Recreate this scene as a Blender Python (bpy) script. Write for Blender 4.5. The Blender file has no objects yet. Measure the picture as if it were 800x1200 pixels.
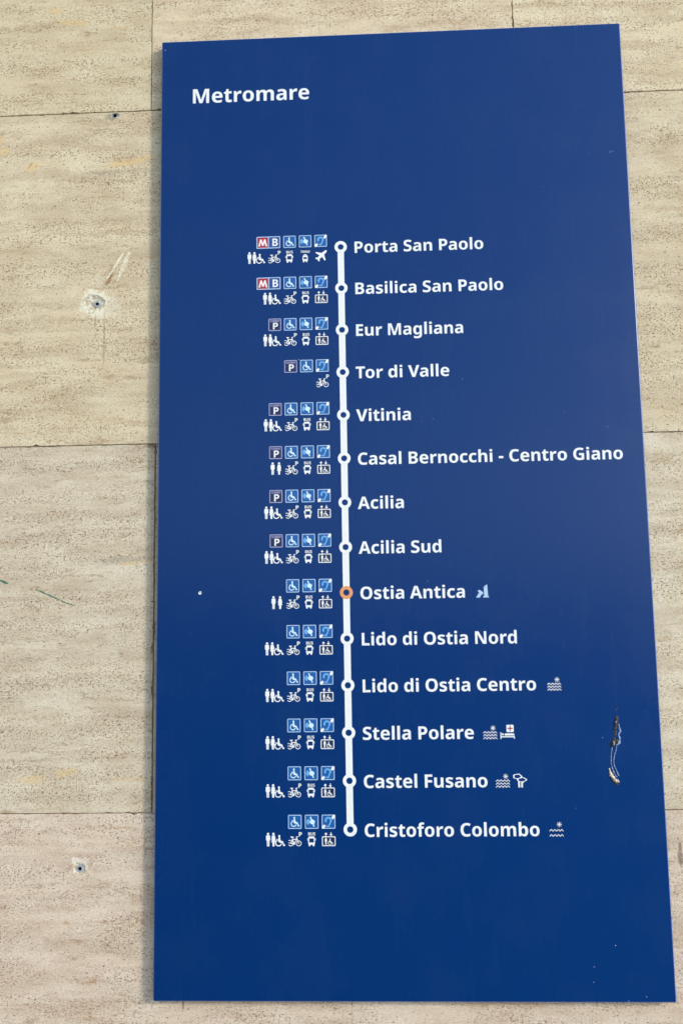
import bpy, bmesh, math, random
from mathutils import Matrix, Vector, noise
from mathutils.geometry import tessellate_polygon

sc = bpy.context.scene
col = sc.collection
R = math.radians
PI = math.pi

# ---------------------------------------------------------------- camera
# x runs along the wall, z is up, the wall's face is the plane y = 0 and looks to -y
SIGN_W, SIGN_H, SIGN_Z = 1.0, 2.007, 1.784      # the board is one metre by two, its centre at eye level
BOARD_Y = -0.019                                # its face stands 2 cm off the stone
cam_d = bpy.data.cameras.new('camera')
cam_d.sensor_fit = 'VERTICAL'; cam_d.sensor_height = 36.0; cam_d.lens = 28.05
cam_d.clip_start = 0.05; cam_d.clip_end = 2000
cam = bpy.data.objects.new('camera', cam_d); col.objects.link(cam)
right = Vector((0.99912428, 0.03873200, -0.01582757))
up = Vector((0.01995369, -0.10857646, 0.99388782))
fwd = Vector((-0.03677676, 0.99333327, 0.10925422))
m = Matrix.Identity(4)
for i in range(3):
    m[i][0] = right[i]; m[i][1] = up[i]; m[i][2] = -fwd[i]
m.translation = Vector((-0.0590016, BOARD_Y - 1.6312224, SIGN_Z - 0.2341696))
cam.matrix_world = m
sc.camera = cam

# ---------------------------------------------------------------- sky, sun, exposure
SUN_EL, SUN_AZ = 22.0, 122.0
world = bpy.data.worlds.new('World'); sc.world = world; world.use_nodes = True
wn = world.node_tree; bg = wn.nodes['Background']
sky = wn.nodes.new('ShaderNodeTexSky'); sky.sky_type = 'NISHITA'; sky.sun_disc = False
sky.sun_elevation = R(SUN_EL); sky.sun_rotation = R(SUN_AZ)
sky.air_density = 1.0; sky.dust_density = 0.5; sky.ozone_density = 1.0
hsv = wn.nodes.new('ShaderNodeHueSaturation'); hsv.inputs['Saturation'].default_value = 0.38   # thin cloud: a pale sky
wn.links.new(sky.outputs[0], hsv.inputs['Color']); 
tint = wn.nodes.new('ShaderNodeMix'); tint.data_type = 'RGBA'; tint.blend_type = 'MULTIPLY'; tint.inputs[0].default_value = 1.0
tint.inputs[7].default_value = (0.89, 1.0, 1.07, 1)
wn.links.new(hsv.outputs[0], tint.inputs[6]); wn.links.new(tint.outputs[2], bg.inputs[0])
bg.inputs[1].default_value = 0.125
sun_d = bpy.data.lights.new('sun', 'SUN'); sun_d.energy = 1.35; sun_d.angle = R(8); sun_d.color = (1.0, 0.94, 0.84)
sun = bpy.data.objects.new('sun', sun_d); col.objects.link(sun)
az = R(SUN_AZ)
sd = Vector((math.sin(az) * math.cos(R(SUN_EL)), math.cos(az) * math.cos(R(SUN_EL)), math.sin(R(SUN_EL))))
sun.rotation_euler = sd.to_track_quat('Z', 'Y').to_euler()
sun.location = (4, -4, 4)
sc.view_settings.view_transform = 'Standard'; sc.view_settings.look = 'None'
sc.view_settings.exposure = 1.0; sc.view_settings.gamma = 1.0
sc.view_settings.use_curve_mapping = False
sc.render.engine = 'CYCLES'

# ---------------------------------------------------------------- materials
class NT:
    """small helper to write node trees"""
    def __init__(s, name):
        s.m = bpy.data.materials.new(name); s.m.use_nodes = True; s.t = s.m.node_tree
        s.b = s.t.nodes['Principled BSDF']
    def n(s, kind, **kw):
        x = s.t.nodes.new('ShaderNode' + kind)
        for k, v in kw.items(): setattr(x, k, v)
        return x
    def put(s, sock, v):
        if isinstance(v, bpy.types.NodeSocket): s.t.links.new(v, sock)
        elif isinstance(v, (tuple, list)) and sock.type == 'RGBA' and len(v) == 3: sock.default_value = (*v, 1)
        else: sock.default_value = v
    def math(s, op, a, b=0.0, c=0.0, clamp=False):
        x = s.n('Math', operation=op, use_clamp=clamp)
        s.put(x.inputs[0], a); s.put(x.inputs[1], b); s.put(x.inputs[2], c)
        return x.outputs[0]
    def vec(s, op, a, b=(0, 0, 0)):
        x = s.n('VectorMath', operation=op); s.put(x.inputs[0], a); s.put(x.inputs[1], b)
        return x.outputs['Value'] if op in ('LENGTH', 'DOT_PRODUCT') else x.outputs[0]
    def noise(s, v, scale, detail=3, rough=0.55, dist=0.0):
        x = s.n('TexNoise'); s.put(x.inputs['Vector'], v); x.inputs['Scale'].default_value = scale
        x.inputs['Detail'].default_value = detail; x.inputs['Roughness'].default_value = rough
        x.inputs['Distortion'].default_value = dist
        return x.outputs['Fac']
    def ramp(s, v, lo, hi, a=0.0, b=1.0):
        x = s.n('MapRange', interpolation_type='SMOOTHSTEP')
        s.put(x.inputs[0], v); x.inputs[1].default_value = lo; x.inputs[2].default_value = hi
        x.inputs[3].default_value = a; x.inputs[4].default_value = b
        return x.outputs[0]
    def mix(s, f, a, b, kind='MIX'):
        x = s.n('Mix', data_type='RGBA', blend_type=kind)
        s.put(x.inputs['Factor'], f); s.put(x.inputs[6], a); s.put(x.inputs[7], b)
        return x.outputs[2]
    def bump(s, h, strength, dist):
        x = s.n('Bump'); x.inputs['Strength'].default_value = strength; x.inputs['Distance'].default_value = dist
        s.put(x.inputs['Height'], h); s.t.links.new(x.outputs[0], s.b.inputs['Normal'])
    def out(s, **kw):
        for k, v in kw.items(): s.put(s.b.inputs[k.replace('_', ' ')], v)
        return s.m

# stains, fillings and scratches of the stone: centre and half size on the wall in mm
# (x from the board's middle line, z from the board's centre), turn in degrees, kind, strength
OCHRE, WHITE, RUST, GREEN, GREY, DARK = (0.72, 0.55, 0.31), (0.82, 0.79, 0.69), (0.34, 0.18, 0.075), (0.05, 0.17, 0.12), (0.30, 0.275, 0.23), (0.05, 0.035, 0.025)
MARKS = [
    (-752.4, 1103.1, 20, 7, 0, OCHRE, .8), (-707.7, 1073.3, 34, 7, -3, OCHRE, .75), (-606.4, 1057.4, 22, 4, 0, OCHRE, .4),
    (-858.7, 768.3, 14, 11, 0, OCHRE, .8), (-862.6, 799.1, 8, 14, 0, OCHRE, .75),
    (-795.1, 731.6, 17, 10, 20, OCHRE, .8), (-798.1, 735.5, 11, 1.6, 55, RUST, .7),
    (-586.5, 733.5, 42, 8, 8, OCHRE, .85), (-544.8, 744.5, 30, 5, 4, OCHRE, .7), (-616.3, 709.7, 95, 9, 3, GREY, .35),
    (-759.3, -589.6, 30, 9, 3, OCHRE, .85), (-690.8, -574.7, 24, 10, 12, OCHRE, .85), (-556.7, -589.6, 40, 4, 0, OCHRE, .5),
    (-581.5, -146.6, 50, 9, 2, GREY, .5), (-556.7, -150.6, 42, 4, 3, OCHRE, .7),
    (-651.1, 415.7, 30, 30, 0, WHITE, 1.3), (-624.2, 403.7, 34, 30, 0, WHITE, .5),
    (-618.3, 465.3, 5, 17, -25, RUST, .9), (-614.3, 480.2, 9, 26, -15, RUST, .35), (-602.4, 500.1, 2.6, 36, -32, WHITE, 1.3), (-586.5, 495.1, 5, 34, -22, WHITE, .9),
    (-626.2, 326.3, 2.4, 72, 0, RUST, .5), (-646.1, 372.0, 2.6, 18, 0, RUST, .5),
    (-665.9, -753.5, 8, 13, 18, WHITE, .9), (-651.1, -753.5, 20, 14, 0, WHITE, .55), (-636.2, -753.5, 5, 12, -10, RUST, .5),
    (-733.5, -215.1, 32, 1.7, -24, GREEN, 1.5), (-690.8, -234.0, 16, 1.4, -20, GREEN, 1.0), (-830, -186, 15, 2.4, -24, GREEN, 1.5),
    (-617.3, 842.8, 16, 9, 0, GREY, .9),
    (532.1, -741.6, 5, 26, 0, DARK, .6), (-446.4, -1016.8, 1.6, 16, 0, DARK, .7),
    (-517.9, -200.2, 3, 340, 0, RUST, .35), (-507.0, -249.9, 4, 400, 0, RUST, .3), (-519.9, 95.8, 16, 5, 0, DARK, .6),
]
def stone_material():
    s = NT('travertine')
    tc = s.n('TexCoord'); oi = s.n('ObjectInfo'); geo = s.n('NewGeometry')
    off = s.n('CombineXYZ'); s.put(off.inputs[0], s.math('MULTIPLY', oi.outputs['Random'], 37.0)); s.put(off.inputs[2], s.math('MULTIPLY', oi.outputs['Random'], 91.0))
    P = s.vec('ADD', tc.outputs['Object'], off.outputs[0])
    # the beds wander a little: push z by a slow noise
    slow = s.noise(s.vec('MULTIPLY', P, (1, 1, 2)), 3.0, 2)
    push = s.n('CombineXYZ'); s.put(push.inputs[2], s.math('MULTIPLY', s.math('SUBTRACT', slow, 0.5), 0.045))
    rag = s.n('CombineXYZ')                                   # ragged at the scale of a few mm, so that no bed is a clean stripe
    s.put(rag.inputs[0], s.math('MULTIPLY', s.math('SUBTRACT', s.noise(s.vec('ADD', P, (5, 0, 3)), 40.0, 4, .65), 0.5), 0.035))
    s.put(rag.inputs[2], s.math('MULTIPLY', s.math('SUBTRACT', s.noise(P, 55.0, 4, .7), 0.5), 0.026))
    Pw = s.vec('ADD', s.vec('ADD', P, push.outputs[0]), rag.outputs[0])
    bed = s.noise(s.vec('MULTIPLY', Pw, (1.2, 1, 17)), 1.6, 5, .6)
    bed2 = s.noise(s.vec('MULTIPLY', Pw, (4, 1, 46)), 1.5, 4, .6)
    cloud = s.noise(s.vec('MULTIPLY', Pw, (1, 1, 2.2)), 9.0, 5, .6)
    grain = s.noise(P, 420.0, 2, .6)
    grain2 = s.noise(s.vec('MULTIPLY', P, (1, 1, 1.8)), 120.0, 4, .7)
    c = s.mix(s.ramp(bed, .36, .64), (0.580, 0.485, 0.362), (0.700, 0.605, 0.462))
    c = s.mix(s.ramp(bed2, .44, .66, 0, .6), c, (0.535, 0.425, 0.305))
    c = s.mix(s.ramp(cloud, .40, .66, 0, .6), c, (0.77, 0.70, 0.565))
    # rosy and ochre veins along some beds
    vein = s.math('MULTIPLY', s.ramp(bed2, .50, .66), s.ramp(s.noise(s.vec('MULTIPLY', Pw, (1, 1, 3)), 38.0, 5, .65), .53, .66))
    c = s.mix(s.math('MULTIPLY', vein, .95), c, (0.45, 0.28, 0.14))
    # worm-like pits: thin level lines of a stretched noise, broken up, crowded in some beds
    crowd = s.math('ADD', s.ramp(s.noise(s.vec('MULTIPLY', Pw, (1.5, 1, 9)), 2.6, 4, .65), .40, .60), 0.16)
    def worms(scale, width, stretch, gate_scale, lo):
        nz = s.noise(s.vec('MULTIPLY', Pw, (1, 1, stretch)), scale, 3, .62, .4)
        ln = s.ramp(s.math('ABSOLUTE', s.math('SUBTRACT', nz, .5)), width * .35, width, 1, 0)
        gate = s.ramp(s.noise(s.vec('MULTIPLY', P, (1, 1, 1.6)), gate_scale, 2), lo, lo + .07)
        return s.math('MULTIPLY', ln, gate)
    w1 = worms(42, .016, 3.4, 120, .52)
    w2 = worms(100, .034, 2.6, 170, .53)
    dots = s.ramp(s.noise(s.vec('MULTIPLY', P, (1, 1, 1.5)), 230.0, 1, .5), .610, .64)
    dots2 = s.ramp(s.noise(s.vec('MULTIPLY', P, (1, 1, 1.9)), 125.0, 1, .5), .690, .71)
    pits = s.math('MULTIPLY', s.math('MAXIMUM', w1, w2), crowd, clamp=True)
    pits = s.math('MAXIMUM', pits, s.math('MULTIPLY', dots, s.math('MULTIPLY', crowd, .9)), clamp=True)
    pits = s.math('MAXIMUM', pits, dots2, clamp=True)
    c = s.mix(s.math('MULTIPLY', pits, .92), c, (0.20, 0.125, 0.07))
    # bright calcite flecks
    fleck = s.ramp(s.noise(P, 170.0, 2), .66, .74)
    c = s.mix(s.math('MULTIPLY', fleck, .55), c, (0.76, 0.71, 0.60))
    # hairline beds: long thin wavy lines, some dark, some pale
    hn = s.noise(s.vec('MULTIPLY', Pw, (1, 1, 13)), 3.4, 5, .55, .3)
    hg = s.ramp(s.noise(s.vec('MULTIPLY', P, (1, 1, 2.5)), 5.0, 3), .50, .60)
    hair = s.math('MULTIPLY', s.ramp(s.math('ABSOLUTE', s.math('SUBTRACT', hn, .5)), .004, .012, 1, 0), hg)
    c = s.mix(s.math('MULTIPLY', hair, .5), c, (0.25, 0.17, 0.10))
    hair2 = s.math('MULTIPLY', s.ramp(s.math('ABSOLUTE', s.math('SUBTRACT', hn, .585)), .006, .028, 1, 0), s.math('SUBTRACT', 1.0, hg))
    c = s.mix(s.math('MULTIPLY', hair2, .3), c, (0.72, 0.67, 0.56))
    g = s.math('ADD', s.ramp(grain, .3, .7, -.15, .15), s.ramp(grain2, .3, .7, -.05, .05))
    c = s.mix(1.0, c, s.n_grey(s.math('ADD', g, 1.0)), 'MULTIPLY')
    # marks of this wall
    Q = geo.outputs['Position']
    wob = s.math('SUBTRACT', s.noise(Q, 45.0, 4, .65), .5)
    wob2 = s.math('SUBTRACT', s.noise(Q, 190.0, 3, .6), .5)
    patchy = s.ramp(s.noise(Q, 75.0, 5, .7), .36, .56, .45, 1.0)
    for (x, z, rx, rz, rot, colr, st) in MARKS:
        d = s.vec('SUBTRACT', Q, (x / 1000, 0, SIGN_Z + z / 1000))
        vr = s.n('VectorRotate', rotation_type='Y_AXIS'); s.put(vr.inputs['Vector'], d); vr.inputs['Angle'].default_value = R(rot)
        e = s.vec('LENGTH', s.vec('MULTIPLY', vr.outputs[0], (1000 / rx, 0, 1000 / rz)))
        e = s.math('ADD', e, s.math('ADD', s.math('MULTIPLY', wob, 1.6), s.math('MULTIPLY', wob2, .9)))
        soft = .55 if colr in (GREY, RUST) else .22
        mk = s.ramp(e, 1 - soft, 1 + soft * .4, st, 0)
        mk = s.math('MULTIPLY', mk, s.math('SUBTRACT', patchy, s.math('MULTIPLY', pits, .6)), clamp=True)
        c = s.mix(mk, c, colr)
    c = s.mix(1.0, c, oi.outputs['Color'], 'MULTIPLY')
    h = s.math('SUBTRACT', s.math('ADD', s.math('MULTIPLY', grain, .10), s.math('MULTIPLY', grain2, .10)), s.math('MULTIPLY', pits, .9))
    s.bump(h, .5, .002)
    return s.out(Base_Color=c, Roughness=.72, Specular_IOR_Level=.3)
def n_grey(s, v):
    x = s.n('CombineColor')
    for i in range(3): s.put(x.inputs[i], v)
    return x.outputs[0]
NT.n_grey = n_grey

def board_material():
    s = NT('blue_enamel')
    tc = s.n('TexCoord'); P = tc.outputs['Object']
    dust = s.noise(P, 7.0, 5, .6); fine = s.noise(P, 900.0, 2, .6); speck = s.noise(P, 330.0, 1, .5)
    run = s.noise(s.vec('MULTIPLY', P, (14, 1, .9)), 2.2, 5, .65)
    c = s.mix(s.ramp(dust, .45, .72, 0, .06), (0.0, 0.0320, 0.162), (0.03, 0.07, 0.17))
    c = s.mix(s.ramp(run, .55, .78, 0, .03), c, (0.08, 0.11, 0.19))
    c = s.mix(s.ramp(speck, .80, .84, 0, .5), c, (0.35, 0.42, 0.55))
    c = s.mix(1.0, c, s.n_grey(s.ramp(fine, .3, .7, .94, 1.06)), 'MULTIPLY')
    rg = s.ramp(dust, .35, .7, .38, .48)
    s.bump(s.math('ADD', s.math('MULTIPLY', s.noise(P, 3.0, 2), 1.0), s.math('MULTIPLY', fine, .006)), .12, .01)
    return s.out(Base_Color=c, Roughness=rg, Specular_IOR_Level=.05, Coat_Weight=.38, Coat_Roughness=s.ramp(s.math('ADD', s.math('MULTIPLY', dust, .6), s.math('MULTIPLY', run, .4)), .35, .65, .23, .30))
def print_material(name, colr, rough=.42, wear=.04):
    s = NT(name)
    P = s.n('TexCoord').outputs['Object']
    k = s.ramp(s.noise(P, 160.0, 3), .3, .7, 1 - wear, 1.0)
    return s.out(Base_Color=s.mix(1.0, colr, s.n_grey(k), 'MULTIPLY'), Roughness=rough)
def rough_material(name, a, b, scale, rough=.8, bump=.3, metallic=0.0):
    s = NT(name)
    P = s.n('NewGeometry').outputs['Position']
    f = s.noise(P, scale, 5, .65)
    c = s.mix(s.ramp(f, .35, .65), a, b)
    s.bump(s.noise(P, scale * 2.2, 4), bump, .001)
    return s.out(Base_Color=c, Roughness=rough, Metallic=metallic)

M = {}
M['stone'] = stone_material()
M['board'] = board_material()
M['white'] = print_material('white_print', (0.86, 0.87, 0.88))
M['rim'] = print_material('blue_enamel_lit_edge', (0.03, 0.10, 0.37), .30)  # paler than the board: light caught by the folded edge is in this colour
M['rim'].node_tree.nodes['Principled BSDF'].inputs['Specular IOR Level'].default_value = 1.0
M['orange'] = print_material('orange_print', (0.80, 0.33, 0.12))
M['hole'] = print_material('ring_centre_print', (0.006, 0.020, 0.085))
M['pale'] = print_material('pale_border_print', (0.44, 0.60, 0.84))
M['lilac'] = print_material('lilac_border_print', (0.40, 0.41, 0.68))
M['field'] = print_material('mid_blue_print', (0.003, 0.100, 0.37))
M['metro_blue'] = print_material('metro_blue_print', (0.020, 0.068, 0.30))
M['navy'] = print_material('navy_print', (0.010, 0.014, 0.085))
M['red'] = print_material('red_print', (0.42, 0.020, 0.045))
M['sky'] = print_material('light_blue_print', (0.16, 0.42, 0.78))
M['ice'] = print_material('ice_white_print', (0.66, 0.84, 0.93))
M['mortar'] = rough_material('joint_mortar', (0.13, 0.095, 0.065), (0.26, 0.21, 0.15), 130.0, .95, .6)
M['mortar_pale'] = rough_material('joint_putty', (0.30, 0.22, 0.15), (0.42, 0.34, 0.25), 130.0, .95, .6)
M['broken'] = rough_material('broken_stone', (0.50, 0.40, 0.26), (0.74, 0.70, 0.60), 150.0, .9, 1.0)
M['plug'] = rough_material('grey_plug', (0.26, 0.28, 0.32), (0.44, 0.47, 0.52), 400.0, .45, .2)
M['void'] = rough_material('plug_bore', (0.010, 0.012, 0.018), (0.02, 0.022, 0.03), 300.0, .9, .1)
M['steel'] = rough_material('galvanised_steel', (0.42, 0.43, 0.44), (0.55, 0.56, 0.57), 60.0, .4, .1, 0.9)
M['crust_shade'] = rough_material('dark_crust_and_shade', (0.004, 0.004, 0.006), (0.075, 0.06, 0.045), 420.0, .7, 1.0)  # scrape residue, and the painted shadow below the cream blob
M['film'] = rough_material('dried_film', (0.04, 0.11, 0.32), (0.42, 0.52, 0.70), 260.0, .35, .8)
M['gum'] = rough_material('cream_gum', (0.45, 0.33, 0.20), (0.85, 0.80, 0.70), 190.0, .45, .8)
M['paving'] = rough_material('concrete_paving', (0.055, 0.055, 0.055), (0.08, 0.08, 0.078), 6.0, .9, .5)

# ---------------------------------------------------------------- mesh helpers
def link(name, me, parent=None, loc=(0, 0, 0), **props):
    o = bpy.data.objects.new(name, me); col.objects.link(o); o.parent = parent; o.location = loc
    for k, v in props.items(): o[k] = v
    return o
def mesh(name, verts, faces, mats, idx=None, smooth=False):
    me = bpy.data.meshes.new(name); me.from_pydata([tuple(v) for v in verts], [], faces)
    for mt in mats: me.materials.append(mt)
    if idx: me.polygons.foreach_set('material_index', idx)
    if smooth: me.polygons.foreach_set('use_smooth', [True] * len(me.polygons))
    me.update(); return me
def box(name, x0, x1, y0, y1, z0, z1, mat, bevel=0.0, seg=3):
    bm = bmesh.new()
    bmesh.ops.create_cube(bm, size=1, matrix=Matrix.Translation(((x0 + x1) / 2, (y0 + y1) / 2, (z0 + z1) / 2)) @ Matrix.Diagonal((x1 - x0, y1 - y0, z1 - z0, 1)))
    if bevel: bmesh.ops.bevel(bm, geom=bm.edges[:], offset=bevel, segments=seg, affect='EDGES', profile=.5)
    me = bpy.data.meshes.new(name); bm.to_mesh(me); bm.free(); me.materials.append(mat)
    if bevel:
        me.polygons.foreach_set('use_smooth', [True] * len(me.polygons))
        me.set_sharp_from_angle(angle=R(50))
    return me

# ---------------------------------------------------------------- the ground
pv = mesh('pavement', [(-900, -900, 0), (900, -900, 0), (900, 0.5, 0), (-900, 0.5, 0)], [(0, 1, 2, 3)], [M['paving']])
link('pavement', pv, kind='structure')

# ---------------------------------------------------------------- the stone wall, slab by slab
random.seed(11)
wall = link('stone_wall', None, label='pale travertine wall of large slabs behind the blue sign', category='wall')
def ragged(x0, z0, x1, z1, seed):
    """closed outline of a slab face with slightly worn arrises"""
    rnd = random.Random(seed); pts = []
    def side(ax, az_, bx, bz, nx, nz):
        L = math.hypot(bx - ax, bz - az_); n = int(L / .008)
        chips = [(rnd.random(), rnd.uniform(.002, .007) / L, rnd.uniform(.0005, .0032) * (1.3 if rnd.random() > .8 else .7)) for _ in range(int(L * 22))]
        for k in range(n):
            t = k / n
            e = .0003 * noise.noise(Vector((t * L * 60, seed * 3.1, nx * 5)))
            e += max([d * max(0, 1 - abs(t - c) / w) for c, w, d in chips] + [0]) + .0002
            if k == 0: e = 0
            pts.append((ax + (bx - ax) * t + nx * e, az_ + (bz - az_) * t + nz * e))
    side(x0, z0, x1, z0, 0, 1); side(x1, z0, x1, z1, -1, 0); side(x1, z1, x0, z1, 0, -1); side(x0, z1, x0, z0, 1, 0)
    return pts
PLUGS = [   # x, z (mm), outer radius, bore radius, crater half width, half height, crater shift x
    (-643.1, 412.7, 7.6, 3.1, 25, 21, -8), (-657.0, -763.5, 7.4, 3.3, 12, 13, -1), (-610.3, 846.3, 4.8, 4.0, 9.5, 5.6, 0)]
PLUG_LABELS = ['grey screw plug in a wide white chipped crater, under a rust streak', 'grey screw plug in a small white chip on the lowest slab', 'open plug hole at the joint near the top of the wall']
tints = {}
def slab(x0, z0, x1, z1, tint, seed, i_row):
    g = .0014; e = .0007 if i_row == 2 else -.0012 if i_row == 1 else 0
    X0, Z0, X1, Z1 = x0 + g + e, z0 + g, x1 - g - e, z1 - g
    cx, cz = (X0 + X1) / 2, (Z0 + Z1) / 2
    outer = ragged(X0 - cx, Z0 - cz, X1 - cx, Z1 - cz, seed)
    holes = []; lit = []
    for j, (px_, pz_, ro, rb, cw, ch, sh) in enumerate(PLUGS):
        hx, hz = px_ / 1000, SIGN_Z + pz_ / 1000
        if X0 < hx < X1 and Z0 < hz < Z1:
            n = 40; ring = []
            for k in range(n):
                a = 2 * PI * k / n
                f = 1 + .38 * noise.noise(Vector((math.cos(a) * 2.3, math.sin(a) * 2.3, j * 7.7))) + .2 * noise.noise(Vector((math.cos(a) * 7, math.sin(a) * 7, j)))
                ring.append((hx - cx + (sh + cw * f * math.cos(a)) / 1000, hz - cz + ch * f * math.sin(a) / 1000))
            holes.append(ring); lit.append(j)
    loops = [[Vector((x, z, 0)) for x, z in outer]] + [[Vector((x, z, 0)) for x, z in h] for h in holes]
    verts = [(v.x, 0, v.y) for lp in loops for v in lp]
    faces = []
    for t in tessellate_polygon(loops):
        a, b, c = [Vector(verts[i]) for i in t]
        if (b - a).cross(c - a).y > 0: t = (t[0], t[2], t[1])
        faces.append(tuple(t))
    n = len(outer); base = len(verts)
    # a small worn chamfer, then the edge going back into the wall
    ca = .0011
    for (x, z) in outer:
        verts.append((x + (ca if x > 0 and x > X1 - cx - .006 else -ca if x < X0 - cx + .006 else 0) * .8, ca, z + (ca if z > Z1 - cz - .006 else -ca if z < Z0 - cz + .006 else 0) * .8))
    for (x, z) in outer: verts.append((verts[base + len(verts) - base - n][0], .028, verts[base + len(verts) - base - n][2]))
    for k in range(n):
        k2 = (k + 1) % n
        faces.append((k, base + k, base + k2, k2)); faces.append((base + k, base + n + k, base + n + k2, base + k2))
    me = mesh('stone_slab', verts, faces, [M['stone']])
    o = link('stone_slab', me, wall, (cx, .0009 * noise.noise(Vector((seed * 7.3, 1.5, 2.5))), cz)); o.color = (*tint, 1)
    for j, ring in zip(lit, holes):
        px_, pz_, ro, rb, cw, ch, sh = PLUGS[j]
        hx, hz = px_ / 1000 - cx, SIGN_Z + pz_ / 1000 - cz
        # the dished, broken stone from the crater's rim to the drilled hole
        n = len(ring); vs = []; fs = []; rings = 9
        for q in range(rings + 1):
            t = q / rings
            for k, (x, z) in enumerate(ring):
                a = 2 * PI * k / n
                ix, iz = hx + ro * 1.02 / 1000 * math.cos(a), hz + ro * 1.02 / 1000 * math.sin(a)
                dep = .0026 * (1 - (1 - t) ** 2) * (cw / 40 + .6)
                dep += .0011 * noise.noise(Vector((x * 380 * (1 - t * .6), q * 1.3, z * 380))) * (0 if q in (0,) else 1)
                vs.append((x * (1 - t) + ix * t, max(dep, 0), z * (1 - t) + iz * t))
        for q in range(rings):
            for k in range(n):
                k2 = (k + 1) % n; fs.append((q * n + k, q * n + k2, (q + 1) * n + k2, (q + 1) * n + k))
        link('broken_crater', mesh('broken_crater', vs, fs, [M[('broken', 'broken', 'plug')[j]]]), o)
        # the plug: a short tube with a rim and a dark bore
        vs = []; fs = []; n = 28
        dep = .0026 * (cw / 40 + .6)
        prof = [(ro, dep + .006), (ro, dep - .0008), (ro - .6, dep - .0014), (rb + .4, dep - .0014), (rb, dep - .0008), (rb * .92, dep + .022)]
        for r_, y_ in prof:
            for k in range(n): vs.append((hx + r_ / 1000 * math.cos(2 * PI * k / n), y_, hz + r_ / 1000 * math.sin(2 * PI * k / n)))
        for q in range(len(prof) - 1):
            for k in range(n):
                k2 = (k + 1) % n; fs.append((q * n + k, (q + 1) * n + k, (q + 1) * n + k2, q * n + k2))
        fs.append(tuple((len(prof) - 1) * n + k for k in range(n)))
        idx = [0] * (3 * n) + [1] * (2 * n + 1)
        link('screw_plug', mesh('screw_plug', vs, fs, [M['plug'], M['void']], idx), o, label=PLUG_LABELS[j])
    return o
Z = lambda mm: SIGN_Z + mm / 1000
rows = [(-1773.7, -1412.1, -516.9), (-1412.1, -656.2, -114.6), (-656.2, 100.8, -512.0), (100.8, 854.7, -126.5), (854.7, 1611.7, -528.9), (1611.7, 2368.6, -149.4)]
W8 = .8046
rt = [(.97, .95, .97), (1.02, .945, .955), (1.0, .95, .91), (1.02, .97, .87), (1.05, .98, .885), (1.0, .95, .86)]
for i, (za, zb, xs) in enumerate(rows):
    for k in range(-4, 5):
        x0 = xs / 1000 + k * W8
        if x0 > 2.6 or x0 + W8 < -2.6: continue
        t = rt[i]; j = random.uniform(-.025, .025)
        if i == 4 and k == -1: t = (.98, .93, .81)
        if i == 4 and k >= 1: t = (1.08, 1.03, .92)
        if i == 2 and k == -1: t = (.95, .925, .90)
        if x0 > .2 and i == 3: t = (1.05, 1.02, .95)
        if x0 > .2 and i == 2: t = (1.03, 1.01, .97)
        slab(x0, Z(za), x0 + W8, Z(zb), tuple(v + j for v in t), i * 20 + k + 7, i)
vs = []; fs = []
def strip(x0, x1, z0, z1, y):
    b = len(vs); vs.extend([(x0, y, z0), (x1, y, z0), (x1, y, z1), (x0, y, z1)]); fs.append((b, b + 1, b + 2, b + 3))
for i, (za, zb, xs) in enumerate(rows):
    strip(-2.6, 2.6, Z(zb) - .002, Z(zb) + .002, .0026)
    for k in range(-4, 5):
        x0 = xs / 1000 + k * W8
        if -2.6 < x0 < 2.6: strip(x0 - .003, x0 + .003, Z(za) + .0022, Z(zb) - .0022, .0030)
link('joint_mortar', mesh('joint_mortar', vs, fs, [M['mortar']]), wall)
link('wall_core', box('wall_core', -2.7, 2.7, .040, .35, 0, Z(rows[-1][1]), M['mortar_pale']), wall)

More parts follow.
